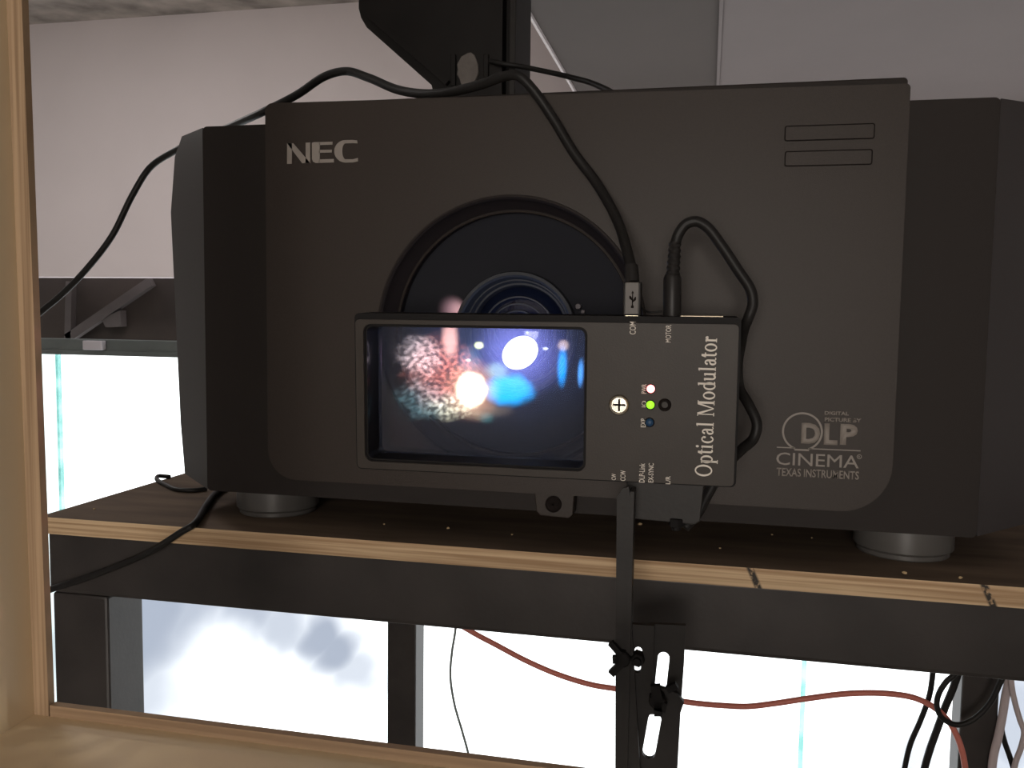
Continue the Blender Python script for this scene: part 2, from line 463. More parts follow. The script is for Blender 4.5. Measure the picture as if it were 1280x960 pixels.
# lowered soffit boards on the right
def at_z(px, py, z):
    d = ray(px, py); return CAM + d * ((z - CAM.z) / d.z)
xs0, xs1 = -.36, .012
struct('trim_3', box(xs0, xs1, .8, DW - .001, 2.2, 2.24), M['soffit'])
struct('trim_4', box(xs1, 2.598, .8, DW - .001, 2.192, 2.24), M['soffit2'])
struct('trim_5', box(xs0 - .006, xs0, .8, DW - .001, 2.192, CEIL - .001), M['white_wall'])
struct('trim_6', box(xs1 - .008, xs1 - .0005, .8, DW - .001, 2.188, 2.1995), M['soffit2'])

# ------------------------------------------------------------------ plywood port lining, near the camera
fr = thing('plywood_port_frame', (-.31, -.36, Z0), 'cream laminated plywood frame along the left and bottom of the view, close up', 'frame')
def hexa(v8):
    bm = bmesh.new(); vs = [bm.verts.new(v) for v in v8]
    for f in ((0, 1, 2, 3), (7, 6, 5, 4), (0, 4, 5, 1), (1, 5, 6, 2), (2, 6, 7, 3), (3, 7, 4, 0)): bm.faces.new([vs[i] for i in f])
    return bm
YF = -.30
xt, xb_ = at(8, 0, YF), at(43, 893, YF)
k_ = (xb_.x - xt.x) / (xb_.z - xt.z)
def fx(z, off=0): return xt.x + (z - xt.z) * k_ + off
zfl = at(43, 893, YF).z
def slab(x_of, y0, y1, z0, z1, th):
    return hexa([(x_of(z0) - th, y0, z0), (x_of(z0), y0, z0), (x_of(z0), y1, z0), (x_of(z0) - th, y1, z0),
                 (x_of(z1) - th, y0, z1), (x_of(z1), y0, z1), (x_of(z1), y1, z1), (x_of(z1) - th, y1, z1)])
obj('side_board', slab(lambda z: fx(z), -.43, YF, Z0, 2.0, .018), M['liner'], fr)
lip = at(61, 884, YF).x - at(43, 884, YF).x
obj('side_edge', slab(lambda z: fx(z, lip), YF, YF + .004, Z0, 2.0, lip + .017), M['ply_left'], fr)
obj('bottom_board', box(fx(zfl), .6, -.43, YF, zfl - .018, zfl), M['liner'], fr)
zl = at(240, 904, YF).z
obj('bottom_edge', box(fx(zfl, lip) + .0006, .6, YF, YF + .004, zfl - .017, zl), M['ply_bottom'], fr)

# ------------------------------------------------------------------ rack and shelf
ZS = 1.4247                       # shelf top
ZU = 1.4105                       # shelf underside
RX0, RX1, RY0, RY1 = -.5485, .4616, 0.002, .872
rk = thing('steel_rack', ((RX0 + RX1) / 2, (RY0 + RY1) / 2, Z0), 'black square tube steel rack carrying the plywood shelf and projector', 'rack')
LW, LD = .0541, .049
for x in (RX0, RX1 - LW):
    for y in (RY0, RY1 - LD):
        obj('leg', box(x, x + LW, y, y + LD, Z0, 1.3555, .0025), M['rack'], rk, smooth=.6)
obj('front_beam', box(RX0 - .002, RX1 + .002, RY0 - .002, RY0 + LD, 1.3555, ZU, .004), M['rack'], rk, smooth=.6)
obj('rear_beam', box(RX0 - .002, RX1 + .002, RY1 - LD, RY1 + .002, 1.3555, ZU, .004), M['rack'], rk, smooth=.6)
for x in (RX0, RX1 - LW):
    obj('side_beam', box(x + .002, x + LW - .002, RY0 + LD, RY1 - LD, 1.3565, ZU - .0005, .003), M['rack'], rk, smooth=.6)
bm = box(-.5487, .48, -.011, .88, ZU, ZS)
bm.normal_update()
for f in bm.faces: f.material_index = 1 if f.normal.z > .5 else 0
tag(obj('plywood_shelf', bm, [M['ply_shelf'], M['shelf_top']]), 'plywood shelf board with a brown face and pale layered edge under the projector', 'shelf')
# sawdust and crumbs along the shelf edge
bm = bmesh.new()
def crumb(p, s):
    r = bmesh.ops.create_icosphere(bm, subdivisions=1, radius=s)
    for v in r['verts']:
        v.co = Vector((v.co.x * random.uniform(.7, 1.6), v.co.y, v.co.z * random.uniform(.5, .9))) + p
for (px, py) in ((118, 636), (640, 668), (800, 655), (900, 685), (965, 668), (1015, 672), (1130, 716), (1200, 722), (480, 655), (560, 660)):
    p = at_z(px, py, ZS + .0008); crumb(p, random.uniform(.0008, .0016))
tag(obj('sawdust', bm, M['speck']), 'pale crumbs of sawdust scattered over the shelf', 'sawdust', kind='stuff')

# ------------------------------------------------------------------ projector
PX0, PX1, PZ0, PZ1 = -.3418, .1272, 1.4665, 1.7630
BX0, BX1, BZ0, BZ1 = -.4087, .1882, 1.4490, 1.7507
YBF = .02                          # front of the body behind the panel
pr = thing('projector', (-.11, .37, ZS), 'large charcoal digital cinema projector with a round lens port, standing on the plywood shelf', 'projector')
LX, LZ = -.1455, 1.5855
obj('body', prism(rrect(BX0, BX1, BZ0, BZ1, .004), [circ(LX, LZ, .0975)], YBF, .70), M['body'], pr, smooth=.5)
pan = rrect(PX0, PX1, PZ0, PZ1, (.024, .034, .003, .006), 10)
pan = [(x, z - (.0008 + .0050 * (x - PX0) / (PX1 - PX0)) if z > 1.7 else z) for x, z in pan]
obj('top_lip', prism(rrect(PX0 + .003, PX1 - .0005, 1.745, PZ1, .003), [], .006, YBF - .0004, bev=.001), M['body'], pr)
obj('front_panel', prism(pan, [circ(LX, LZ, .1005, 96)], 0.0, YBF - .0002, bev=.0035), M['panel'], pr, smooth=.7)
def side_cover(s, xf):
    bm = bmesh.new(); rows = []
    for (z, xw, zf) in ((1.4535, .0495, 1.4500), (1.500, .053, 1.5), (1.687, .0595, 1.687), (1.735, .0545, 1.735), (1.7526, .047, 1.7500)):
        rows.append([bm.verts.new(p) for p in ((xf, YBF + .001, zf), (xf + s * xw * .97, .062, z), (xf + s * xw, .072, z), (xf + s * xw, .69, z), (xf, .69, z))])
    for a, b in zip(rows, rows[1:]):
        for i in range(4): bm.faces.new((a[i], a[i + 1], b[i + 1], b[i]))
        bm.faces.new((a[4], a[0], b[0], b[4]))
    bm.faces.new(rows[0]); bm.faces.new(rows[-1])
    return bm
obj('side_cover', side_cover(-1, BX0 - .0004), M['side'], pr, smooth=.35)
obj('side_cover', side_cover(1, BX1 + .0004), M['side'], pr, smooth=.35)
for px in (348, 1130):
    cx = at(px, 640, .067).x
    for cy in (.067, .62):
        f = obj('foot', join(cyl((cx, cy, ZS + .004), (cx, cy, BZ0 + .001), .0355, 40, .002), cyl((cx, cy, ZS), (cx, cy, ZS + .006), .033, 40, .001)), M['foot'], pr, smooth=.6)
# vent slot covers
for (x0, x1, y0, y1) in ((982, 1092, 158, 173), (982, 1089, 190, 205)):
    a, b = at(x0, (y0 + y1) / 2 + 8 * 0, 0), at(x1, (y0 + y1) / 2, 0)
    zc = at((x0 + x1) / 2, (y0 + y1) / 2, 0).z; h = .0045
    s = obj('slot_cover', prism(rrect(a.x, b.x, zc - h, zc + h, .001, 3), [], -.0006, .001), M['panel'], pr)
    obj('slot_groove', prism(rrect(a.x - .0007, b.x + .0007, zc - h - .0007, zc + h + .0007, .0015, 3), [rrect(a.x, b.x, zc - h, zc + h, .001, 3)], -.0009, .001), M['groove'], s)
# lens port
obj('port_ring', lathe(LX, LZ, [(.1035, .0005), (.1030, -.0016), (.1015, -.0018), (.1002, .000), (.0995, .010), (.0945, .0185), (.0932, .0185), (.0930, .030), (.1000, .030), (.1035, .0005)], 96), M['port'], pr, smooth=.5)
obj('port_floor', lathe(LX, LZ, [(.0932, .028), (.0480, .031), (.0480, .036), (.0932, .034), (.0932, .028)], 96), M['well'], pr, smooth=.5)
obj('port_lip', lathe(LX, LZ, [(.0934, .0190), (.0934, .0180), (.0926, .0178), (.0922, .0190), (.0934, .0190)], 96), M['panel'], pr, smooth=1)
lens = obj('lens_barrel', lathe(LX, LZ, [(.0485, .034), (.0485, .024), (.0478, .022), (.0455, .022), (.0440, .024), (.0425, .034), (.0415, .034), (.0400, .040), (.0385, .040), (.0370, .048), (.0485, .050), (.0485, .034)], 96), M['lens_black'], pr, smooth=.4)
obj('front_element', lathe(LX, LZ, [(.0372, .046), (.034, .0425), (.029, .0392), (.022, .0365), (.013, .0348), (.006, .0342), (0, .034)], 72), M['lens_glass'], lens, smooth=2)
for r in (.0300, .0245, .0190):
    yy = .0398 - (.030 - r) * .35
    obj('inner_ring', lathe(LX, LZ, [(r, yy), (r - .0005, yy - .0012), (r - .0015, yy - .0012), (r - .002, yy), (r, yy)], 72), M['lens_ring'], lens, smooth=1)
# bright light aperture seen in the lens
pc = at(650, 441, .030)
bm = bmesh.new(); bmesh.ops.create_uvsphere(bm, u_segments=32, v_segments=16, radius=1)
for v in bm.verts:
    x, y, z = v.co
    a = math.radians(35); sx, sz = .0152, .0122
    v.co = pc + Vector((x * sx * math.cos(a) - z * sz * math.sin(a), y * .002, x * sx * math.sin(a) + z * sz * math.cos(a)))
obj('light_aperture', bm, M['core'], lens, smooth=2)
# screw on the right of the barrel
p = at(723, 383, .026)
obj('barrel_screw', join(cyl(p + Vector((0, .012, 0)), p + Vector((0, -.002, 0)), .0022, 16, .0004), cyl(p + Vector((.0035, .010, -.004)), p + Vector((.0035, -.001, -.004)), .0016, 12, .0003)), M['greymetal'], pr, smooth=.5)
# lower tab with a screw
a, b = at(668, 620, .004), at(718, 648, .004)
zt_ = PZ0 + .002
tb = obj('latch_tab', prism([(a.x, zt_), (b.x, zt_), (b.x - .001, b.z + .003), (b.x - .004, b.z), (a.x + .005, b.z + .001), (a.x + .002, b.z + .004)][::-1], [], .002, .018, bev=.0008), M['panel'], pr)
p = at(692, 630, .002)
obj('screw', join(lathe(p.x, p.z, [(0, -.0006), (.0045, -.0006), (.0062, .0002), (.0062, .004)], 24), flat([R4(p.x - .0038, p.x + .0038, p.z - .0007, p.z + .0007), R4(p.x - .0007, p.x + .0007, p.z - .0038, p.z + .0038)], -.0007)), M['groove'], tb, smooth=.5)
a, b = at(640, 603, 0), at(784, 620, 0)

# maker's lettering, upper left
def wp(zx, zy): p = at(340 + zx / 10.667, 160 + zy / 10.667, 0); return (p.x, p.z)
N_ = [[wp(205, 205), wp(270, 203), wp(268, 478), wp(205, 480)], [wp(205, 205), wp(285, 203), wp(512, 468), wp(405, 470)], [wp(452, 197), wp(512, 195), wp(512, 468), wp(452, 470)]]
E_ = [[wp(535, 200), wp(560, 190), wp(640, 188), wp(640, 466), wp(585, 468), wp(550, 450), wp(537, 415)], [wp(630, 190), wp(808, 184), wp(808, 222), wp(630, 228)],
      [wp(630, 294), wp(800, 290), wp(800, 327), wp(630, 332)], [wp(630, 420), wp(828, 414), wp(828, 460), wp(630, 466)]]
C_ = []
def cp(rx, ry, a): return wp(985 + rx * math.cos(a), 312 - ry * math.sin(a))
for i in range(24):
    a, b = math.radians(90 + 180 * i / 24), math.radians(90 + 180 * (i + 1) / 24)
    C_.append([cp(152, 150, a), cp(152, 150, b), cp(45, 106, b), cp(45, 106, a)])
def c2(x, y0, y1): return wp(x, y0), wp(x, y1)
C_ += [[wp(980, 162), wp(1080, 160), wp(1135, 166), wp(1142, 205), wp(1080, 202), wp(980, 206)], [wp(980, 418), wp(1080, 418), wp(1148, 400), wp(1148, 445), wp(1080, 460), wp(980, 462)]]
obj('maker_lettering', flat(N_ + E_ + C_, -.0001, .0004), M['print'], pr)
# cinema logo, lower right
def lp(zx, zy): return at(940 + zx / 7.111, 490 + zy / 7.111, 0)
def lbox(x0, x1, y0, y1):
    xm, ym = (x0 + x1) / 2, (y0 + y1) / 2
    return (lp(x0, ym).x, lp(x1, ym).x, lp(xm, y1).z, lp(xm, y0).z)
cc = lp(447, 352); rr = (lp(628, 352).x - lp(266, 352).x) / 2; zcut = lp(447, 512).z
ringq = [q for q in ring_poly(cc.x, cc.z, rr, rr, rr - .0013, rr - .0013, 0, 360, 72) if min(z for x, z in q) > zcut - .0004]
zl0 = lp(590, 507).z
hx = math.sqrt(max(0, rr * rr - (cc.z - zcut) ** 2))
lines = [R4(lp(220, 500).x, cc.x - hx, zl0 - .0003, zl0 + .0004), R4(cc.x + hx, lp(965, 500).x, zl0 - .0003, zl0 + .0004), R4(cc.x - hx, cc.x + hx, zcut - .0008, zcut + .0004)]
logo = obj('cinema_logo', flat(ringq + lines, -.0001, .0003), M['print'], pr)
for (s, bx, bold) in (('D', (437, 605, 275, 460), .045), ('L', (640, 762, 280, 470), .045), ('P', (783, 938, 284, 472), .045), ('CINEMA', (215, 950, 550, 662), .0), ('TEXAS INSTRUMENTS', (217, 950, 688, 762), .015),
                      ('DIGITAL', (645, 860, 172, 205), .03), ('PICTURE BY', (645, 970, 230, 266), .03), ('R', (945, 962, 566, 584), .02)):
    obj('lettering', text_bm(s, lbox(*bx), bold=bold, y=-.0002), M['print'], logo)
rc = lp(953, 575)
obj('registered_mark', flat(ring_poly(rc.x, rc.z, .0016, .0016, .0012, .0012), -.0001), M['print'], logo)

# light at the lens: image light and reflections painted into a spot's coloured pattern, and two added lights in the port
def spot_pattern(origin, patches):
    l = bpy.data.lights.new('projector_beam', 'SPOT'); l.spot_size = math.radians(150); l.spot_blend = .2
    l.shadow_soft_size = 0.0; l.energy = 1.0; l.use_nodes = True
    o = bpy.data.objects.new('projector_beam', l); COL.objects.link(o); o.location = origin
    o.rotation_euler = (math.radians(90), 0, math.radians(180))       # shines along -y
    t = l.node_tree; t.nodes.clear()
    out = t.nodes.new('ShaderNodeOutputLight'); em = t.nodes.new('ShaderNodeEmission'); t.links.new(em.outputs[0], out.inputs[0])
    tc = t.nodes.new('ShaderNodeTexCoord'); sp = t.nodes.new('ShaderNodeSeparateXYZ'); t.links.new(tc.outputs['Normal'], sp.inputs[0])
    ab = t.nodes.new('ShaderNodeMath'); ab.operation = 'ABSOLUTE'; t.links.new(sp.outputs['Z'], ab.inputs[0])
    cb = t.nodes.new('ShaderNodeCombineXYZ')
    for k in 'XY':
        dv = t.nodes.new('ShaderNodeMath'); dv.operation = 'DIVIDE'
        t.links.new(sp.outputs[k], dv.inputs[0]); t.links.new(ab.outputs[0], dv.inputs[1]); t.links.new(dv.outputs[0], cb.inputs[k])
    grain = t.nodes.new('ShaderNodeTexNoise'); grain.inputs['Scale'].default_value = 26; grain.inputs['Detail'].default_value = 3
    t.links.new(cb.outputs[0], grain.inputs['Vector'])
    gr = t.nodes.new('ShaderNodeMapRange'); gr.inputs['From Min'].default_value = .42; gr.inputs['From Max'].default_value = .68; gr.inputs['To Min'].default_value = .25; gr.inputs['To Max'].default_value = 2.4
    t.links.new(grain.outputs[0], gr.inputs['Value'])
    wob = t.nodes.new('ShaderNodeTexNoise'); wob.inputs['Scale'].default_value = 7
    t.links.new(cb.outputs[0], wob.inputs['Vector'])
    ws = t.nodes.new('ShaderNodeVectorMath'); ws.operation = 'SUBTRACT'; t.links.new(wob.outputs['Color'], ws.inputs[0]); ws.inputs[1].default_value = (.5, .5, .5)
    total = None
    for (px, py, rx, ry, col, soft, grainy, wobble) in patches:
        c = at(px, py, YP); d = YP - origin.y
        ex = at(px + rx, py, YP); ez = at(px, py - ry, YP)
        u0, v0 = (c.x - origin.x) / -d, (c.z - origin.z) / -d
        su, sv = abs((ex.x - c.x) / d), abs((ez.z - c.z) / d)
        s = t.nodes.new('ShaderNodeVectorMath'); s.operation = 'SUBTRACT'; s.inputs[1].default_value = (-u0 if FLIP else u0, v0, 0)
        src = cb.outputs[0]
        if wobble:
            wm = t.nodes.new('ShaderNodeVectorMath'); wm.operation = 'MULTIPLY_ADD'; t.links.new(ws.outputs[0], wm.inputs[0])
            wm.inputs[1].default_value = (wobble, wobble, 0); t.links.new(cb.outputs[0], wm.inputs[2]); src = wm.outputs[0]
        t.links.new(src, s.inputs[0])
        m = t.nodes.new('ShaderNodeVectorMath'); m.operation = 'MULTIPLY'; m.inputs[1].default_value = (1 / su, 1 / sv, 0); t.links.new(s.outputs[0], m.inputs[0])
        ln = t.nodes.new('ShaderNodeVectorMath'); ln.operation = 'LENGTH'; t.links.new(m.outputs[0], ln.inputs[0])
        mr = t.nodes.new('ShaderNodeMapRange'); mr.interpolation_type = 'SMOOTHSTEP'
        mr.inputs['From Min'].default_value = 1.0 + soft; mr.inputs['From Max'].default_value = 1.0 - soft
        t.links.new(ln.outputs['Value'], mr.inputs['Value'])
        f = mr.outputs[0]
        if grainy:
            g = t.nodes.new('ShaderNodeMath'); g.operation = 'MULTIPLY'; t.links.new(f, g.inputs[0]); t.links.new(gr.outputs[0], g.inputs[1]); f = g.outputs[0]
        # the further from the axis, the more light a ray needs
        comp = (1 + u0 * u0 + v0 * v0) ** 2
        k = t.nodes.new('ShaderNodeVectorMath'); k.operation = 'SCALE'; k.inputs[0].default_value = tuple(q * comp for q in col); t.links.new(f, k.inputs['Scale'])
        if total is None: total = k.outputs[0]
        else:
            ad = t.nodes.new('ShaderNodeVectorMath'); ad.operation = 'ADD'; t.links.new(total, ad.inputs[0]); t.links.new(k.outputs[0], ad.inputs[1]); total = ad.outputs[0]
    t.links.new(total, em.inputs['Color']); em.inputs['Strength'].default_value = PIC * 60
    return o
FLIP = True
YP = -.062
spot_pattern(Vector((pc.x, .012, pc.z)), [
    (553, 466, 36, 34, (.50, .15, .11), .55, 1, .18), (528, 446, 20, 20, (.50, .40, .40), .6, 1, .15), (590, 487, 16, 19, (6, 4.6, 3.2), .35, 0, .06), (590, 487, 26, 28, (.7, .35, .2), .6, 0, .06),
    (566, 507, 26, 13, (.5, .46, .32), .6, 1, .2), (533, 498, 28, 20, (.07, .13, .14), .6, 1, .2), (637, 487, 27, 18, (.0, .62, 1.5), .35, 0, .08), (608, 512, 26, 8, (.12, .09, .06), .6, 0, .1),
    (702, 458, 5, 20, (.0, .38, 1.1), .6, 0, .0), (703, 432, 6, 6, (.5, .36, .3), .5, 0, 0), (725, 466, 3, 14, (.08, .35, .9), .6, 0, 0), (565, 424, 8, 20, (1.2, .62, .52), .6, 0, 0),
    (600, 432, 5, 4, (1.6, 1.7, .8), .4, 0, 0), (588, 450, 12, 14, (.05, .13, .22), .6, 0, 0), (587, 450, 2.5, 1.5, (1.5, 1.6, 1.6), .5, 0, 0), (681, 436, 3, 1.6, (1.2, 1.3, 1.6), .5, 0, 0),
    (652, 440, 40, 36, (.20, .21, .70), .75, 0, 0), (640, 436, 90, 60, (.03, .045, .12), .9, 0, 0), (622, 462, 12, 8, (.3, .5, .4), .7, 0, .1), (464, 440, 3.5, 24, (.22, .12, .20), .6, 0, 0), (608, 522, 8, 6, (.03, .1, .1), .6, 0, 0)])
l = bpy.data.lights.new('port_fill_light', 'POINT'); l.shadow_soft_size = 0.0; l.energy = .016; l.color = (.25, .45, 1.0)  # added light, gives the port its bluish tint
o = bpy.data.objects.new('port_fill_light', l); COL.objects.link(o); o.location = (pc.x + .004, .014, pc.z + .016)
l = bpy.data.lights.new('pink_streak_fill_light', 'SPOT'); l.shadow_soft_size = 0.0; l.energy = .2; l.color = (1.0, .55, .5); l.spot_size = math.radians(80); l.spot_blend = 1.0  # added light, stands for a pink reflection streak beside the barrel
o = bpy.data.objects.new('pink_streak_fill_light', l); COL.objects.link(o)
q0 = at(566, 388, .016); q1 = at(567, 387, .03)
o.location = q0; o.rotation_euler = (q1 - q0).to_track_quat('-Z', 'Y').to_euler()

# ------------------------------------------------------------------ optical modulator
MO = Vector((-.1055, -.085, 1.5473))
MW_, MH = .2516, .1061
md = thing('optical_modulator', MO, 'flat black modulator box with glass window and lit indicator lamps before the lens', 'modulator',
           rot=(math.radians(1.96), math.radians(-.06), math.radians(.61)))
MM = md.rotation_euler.to_matrix()
def ml(px, py, y=0.0):
    """front face of the modulator, its own (x, z)"""
    n = MM.col[1]; d = ray(px, py); o = MO + n * y
    h = CAM + d * ((o - CAM).dot(n) / d.dot(n)); q = MM.transposed() @ (h - MO)
    return (q.x, q.z)
def mbox(x0, x1, y0, y1):
    xm, ym = (x0 + x1) / 2, (y0 + y1) / 2
    return (ml(x0, ym)[0], ml(x1, ym)[0], ml(xm, y1)[1], ml(xm, y0)[1])
wx0, wx1, wz0, wz1 = mbox(456, 732, 408, 582)
obj('housing', prism(rrect(-MW_ / 2, MW_ / 2, -MH / 2, MH / 2, .0035), [rrect(wx0, wx1, wz0, wz1, .005)], .0012, .030, bev=.001), M['modedge'], md, smooth=.6, local=True)
obj('face_plate', prism(rrect(-MW_ / 2 + .001, MW_ / 2 - .0014, -MH / 2 + .0008, MH / 2 - .0042, .003), [rrect(wx0 - .0006, wx1 + .0006, wz0 - .0006, wz1 + .0006, .0055)], 0, .0014, bev=.0004), M['mod'], md, smooth=.6, local=True)
fl = obj('window_liner', prism(rrect(wx0 + .0001, wx1 - .0001, wz0 + .0001, wz1 - .0001, .005), [rrect(wx0 + .0012, wx1 - .0012, wz0 + .0012, wz1 - .0012, .004)], .002, .0295), M['modedge'], md, smooth=.6, local=True)
YP_l = .022
obj('filter_glass', box(wx0 + .0015, wx1 - .0015, YP_l, YP_l + .0012, wz0 + .0015, wz1 - .0015), M['filter'], md, local=True)
def stud(px, py, rpx): c = ml(px, py); return c[0], c[1], rpx * .556 / FPX
x, z, r = stud(774, 506, 13)
sc_ = obj('thumb_screw', lathe(x, z, [(0, -.0006), (r * .72, -.0006), (r * .74, -.0018), (r * .9, -.0022), (r, -.0012), (r, .003)], 40), M['chrome'], md, smooth=.6, local=True)
obj('cross_slot', flat([R4(x - r * .6, x + r * .6, z - .0006, z + .0006), R4(x - .0006, x + .0006, z - r * .6, z + r * .6)], -.0007, .0003), M['groove'], sc_, local=True)
x, z, r = stud(831, 506, 8)
obj('socket_screw', join(lathe(x, z, [(r, .002), (r, -.0010), (r * .85, -.0014), (r * .5, -.0014), (r * .5, .0008), (0, .0008)], 32)), M['groove'], md, smooth=.5, local=True)
for (nm, px, py, col, st) in (('red', 813.5, 486, (1.0, .10, .12), 5.0), ('green', 813, 506, (.32, .95, .03), 1.1), ('blue', 812, 528, (.006, .03, .07), .25)):
    x, z, r = stud(px, py, 5)
    mm = emit('indicator ' + nm, col, st)
    if nm == 'red': mm.node_tree.nodes['Principled BSDF'].inputs['Emission Color'].default_value = (1.0, .22, .22, 1)
    tag(obj('indicator_lamp', lathe(x, z, [(r, .002), (r, -.0006), (r * .8, -.0016), (r * .4, -.0021), (0, -.0022)], 24), mm, md, smooth=2, local=True), nm + ' indicator lamp')
    bz = obj('lamp_bezel', lathe(x, z, [(r * 1.25, .001), (r * 1.25, -.0004), (r * 1.02, -.0004), (r * 1.02, .001)], 24), M['groove'], md, local=True)
# small printed words, all reading upward
for (s, bx) in (('COM', (787, 795, 402, 418)), ('MOTOR', (832, 839, 406, 428)), ('PWR', (802, 808, 480, 492)), ('IO', (802, 808, 501, 509)), ('EXP', (801, 807, 523, 534)), ('CW', (764.5, 770, 592, 600)),
                ('CCW', (775.5, 782, 588, 601)), ('DLP-Link', (799, 806, 579, 603)), ('EX-SYNC', (810.5, 817, 579, 603)), ('L/R', (832, 838, 595, 605))):
    obj('lettering', text_bm(s, mbox(*bx), up=True, bold=.01, y=-.0001), M['whiteprint'], md, local=True)

# large serif lettering, drawn glyph by glyph (em units)
T, t_, sf = .105, .05, .035
def stem(x, y0, y1, w=T, top=True, bot=True, sw=.05):
    q = [R4(x, x + w, y0, y1)]
    if bot: q.append(R4(x - sw, x + w + sw, y0, y0 + sf))
    if top: q.append([(x - sw, y1 - .06), (x + .01, y1 - .03), (x + w, y1), (x, y1), (x - sw, y1 - .035)])
    return q
def bowl(cx, cy, rx, ry, a0=0, a1=360, n=28): return ring_poly(cx, cy, rx, ry, rx - T, ry - t_, a0, a1, n)
G = {
 'O': (.722, bowl(.361, .331, .33, .345, n=36)),
 'o': (.500, bowl(.25, .225, .225, .24)),
 'c': (.444, bowl(.25, .225, .225, .24, 40, 325) + [[(.36 + .06 * math.cos(k * .785), .345 + .06 * math.sin(k * .785)) for k in range(8)]]),
 'p': (.500, stem(.08, -.217, .45) + bowl(.255, .225, .225, .24)),
 'd': (.500, stem(.32, 0, .683, bot=False) + bowl(.245, .225, .225, .24) + [[(.42, 0), (.49, .02), (.49, .05), (.42, .06)]]),
 't': (.278, [R4(.08, .08 + T, .09, .58), R4(.01, .27, .405, .45), [(.08, .58), (.01, .44), (.09, .44)]] + ring_poly(.20, .10, .12, .11, .02, .055, 180, 320, 12)),
 'i': (.278, stem(.085, 0, .45) + [[(.1375 + .065 * math.cos(k * .785), .61 + .065 * math.sin(k * .785)) for k in range(8)]]),
 'l': (.278, stem(.085, 0, .683)),
 'a': (.444, [R4(.26, .26 + T, .05, .33)] + ring_poly(.21, .31, .155, .14, .05, .09, 0, 170, 16) + bowl(.19, .13, .15, .135, 60, 330, 20) + ring_poly(.40, .08, .10, .08, .04, .045, 180, 330, 8) + [R4(.2, .30, .24, .28)]),
 'u': (.500, stem(.06, .12, .45, bot=False) + ring_poly(.225, .145, .165, .155, .06, .09, 180, 330, 14) + stem(.33, .0, .45, bot=False) + [R4(.43, .49, 0, .04)]),
 'r': (.333, stem(.065, 0, .45) + ring_poly(.255, .32, .10, .135, .02, .06, 40, 170, 10) + [[(.29 + .055 * math.cos(k * .785), .385 + .055 * math.sin(k * .785)) for k in range(8)]]),
 'M': (.889, [R4(.09, .09 + t_, 0, .662), R4(.02, .21, 0, sf), R4(.70, .70 + T + .02, 0, .662), R4(.63, .88, 0, sf), R4(.02, .16, .662 - sf, .662), R4(.74, .88, .662 - sf, .662),
              [(.07, .662), (.20, .662), (.47, .02), (.41, .02)], [(.66, .662), (.76, .662), (.47, .02), (.42, .02)]]),
 ' ': (.26, []),
}
polys = []; cur = 0
TXT = 'Optical Modulator'
tot = sum(G[c][0] + .025 for c in TXT) - .04
p0 = ml(889.5, 596.5); p1 = ml(896.5, 421)
leng = math.hypot(p1[0] - p0[0], p1[1] - p0[1]); ux, uz = (p1[0] - p0[0]) / leng, (p1[1] - p0[1]) / leng
vx, vz = -uz, ux
em = abs(ml(889.5, 590)[0] - ml(868, 590)[0]) / .68
for c in TXT:
    w, ps = G[c]
    for p in ps:
        polys.append([(p0[0] + ux * (cur + x) * leng / tot + vx * y * em, p0[1] + uz * (cur + x) * leng / tot + vz * y * em) for x, y in p])
    cur += w + .025
obj('large_lettering', flat(polys, -.0001, .0003), M['whiteprint'], md, local=True)
# thin metal bar added to stand for the highlight on the top edge
a, b = ml(850, 394), ml(905, 396)
obj('top_highlight', box(a[0], b[0], .006, .016, MH / 2 - .0002, MH / 2 + .0007, .0003), M['strip'], md, local=True)

# ------------------------------------------------------------------ stand of the modulator
YS = -.098
st = thing('slotted_bracket_stand', (at(800, 900, YS).x, YS + .03, Z0), 'black slotted bracket stand with wing bolts holding up the modulator before the shelf', 'stand')
def ps(*pts, Y=YS): return [(at(x, y, Y).x, at(x, y, Y).z) for x, y in pts]
xa, xb2, xc = at(769.5, 780, YS).x, at(784, 780, YS).x, at(790, 780, YS).x
zt0 = at(776, 609, YS).z
obj('upright_angle', join(prism(ps((771, 622), (779, 610), (786, 609), (790, 640), (790, 790), (801, 980), (769, 980), (769.5, 790))[::-1], [], YS, YS + .003), prism([(xb2, 1.25), (xb2 + .0025, 1.25), (xb2 + .0025, zt0 - .002), (xb2, zt0 - .002)], [], YS - .0022, YS + .012)), M['blacksteel'], st)
YS2 = -.078
obj('mounting_plate', prism(ps((783, 600), (880, 606), (875, 652), (868, 656), (786, 648), Y=YS2)[::-1], [], YS2, YS2 + .004, bev=.0006), M['blacksteel'], st)
p = at(845, 656, YS2)
obj('plate_bolt', join(cyl((p.x, YS2 + .002, p.z + .004), (p.x, YS2 + .002, p.z - .0015), .005, 6, .0005), cyl((p.x, YS2 + .002, p.z - .001), (p.x, YS2 + .002, p.z - .004), .003, 12, .0005)), M['modedge'], st)
def slot(a, b, r, n=8, Y=YS):
    """stadium hole between two points of the plate"""
    A, B = Vector((at(*a, Y).x, at(*a, Y).z)), Vector((at(*b, Y).x, at(*b, Y).z)); d = (B - A).normalized(); ang = math.atan2(d.y, d.x)
    pts = []
    for c, s in ((B, -90), (A, 90)):
        for i in range(n + 1):
            q = ang + math.radians(s + 180 * i / n); pts.append((c.x + r * math.cos(q), c.y + r * math.sin(q)))
    return pts
YA = YS + .008
r1 = 7.3 * (YA - CAM.y) / FPX
obj('slotted_arm', prism(ps((812, 780), (857, 782), (855, 830), (851, 885), (846, 975), (779, 975), (785, 890), (800, 850), Y=YA)[::-1],
                         [slot((829.5, 822), (824.5, 868), r1, Y=YA), slot((818.5, 899), (811, 941), r1 * 1.12, Y=YA)], YA, YA + .004), M['blacksteel'], st)
r2_ = 5.0 * (YS - CAM.y) / FPX
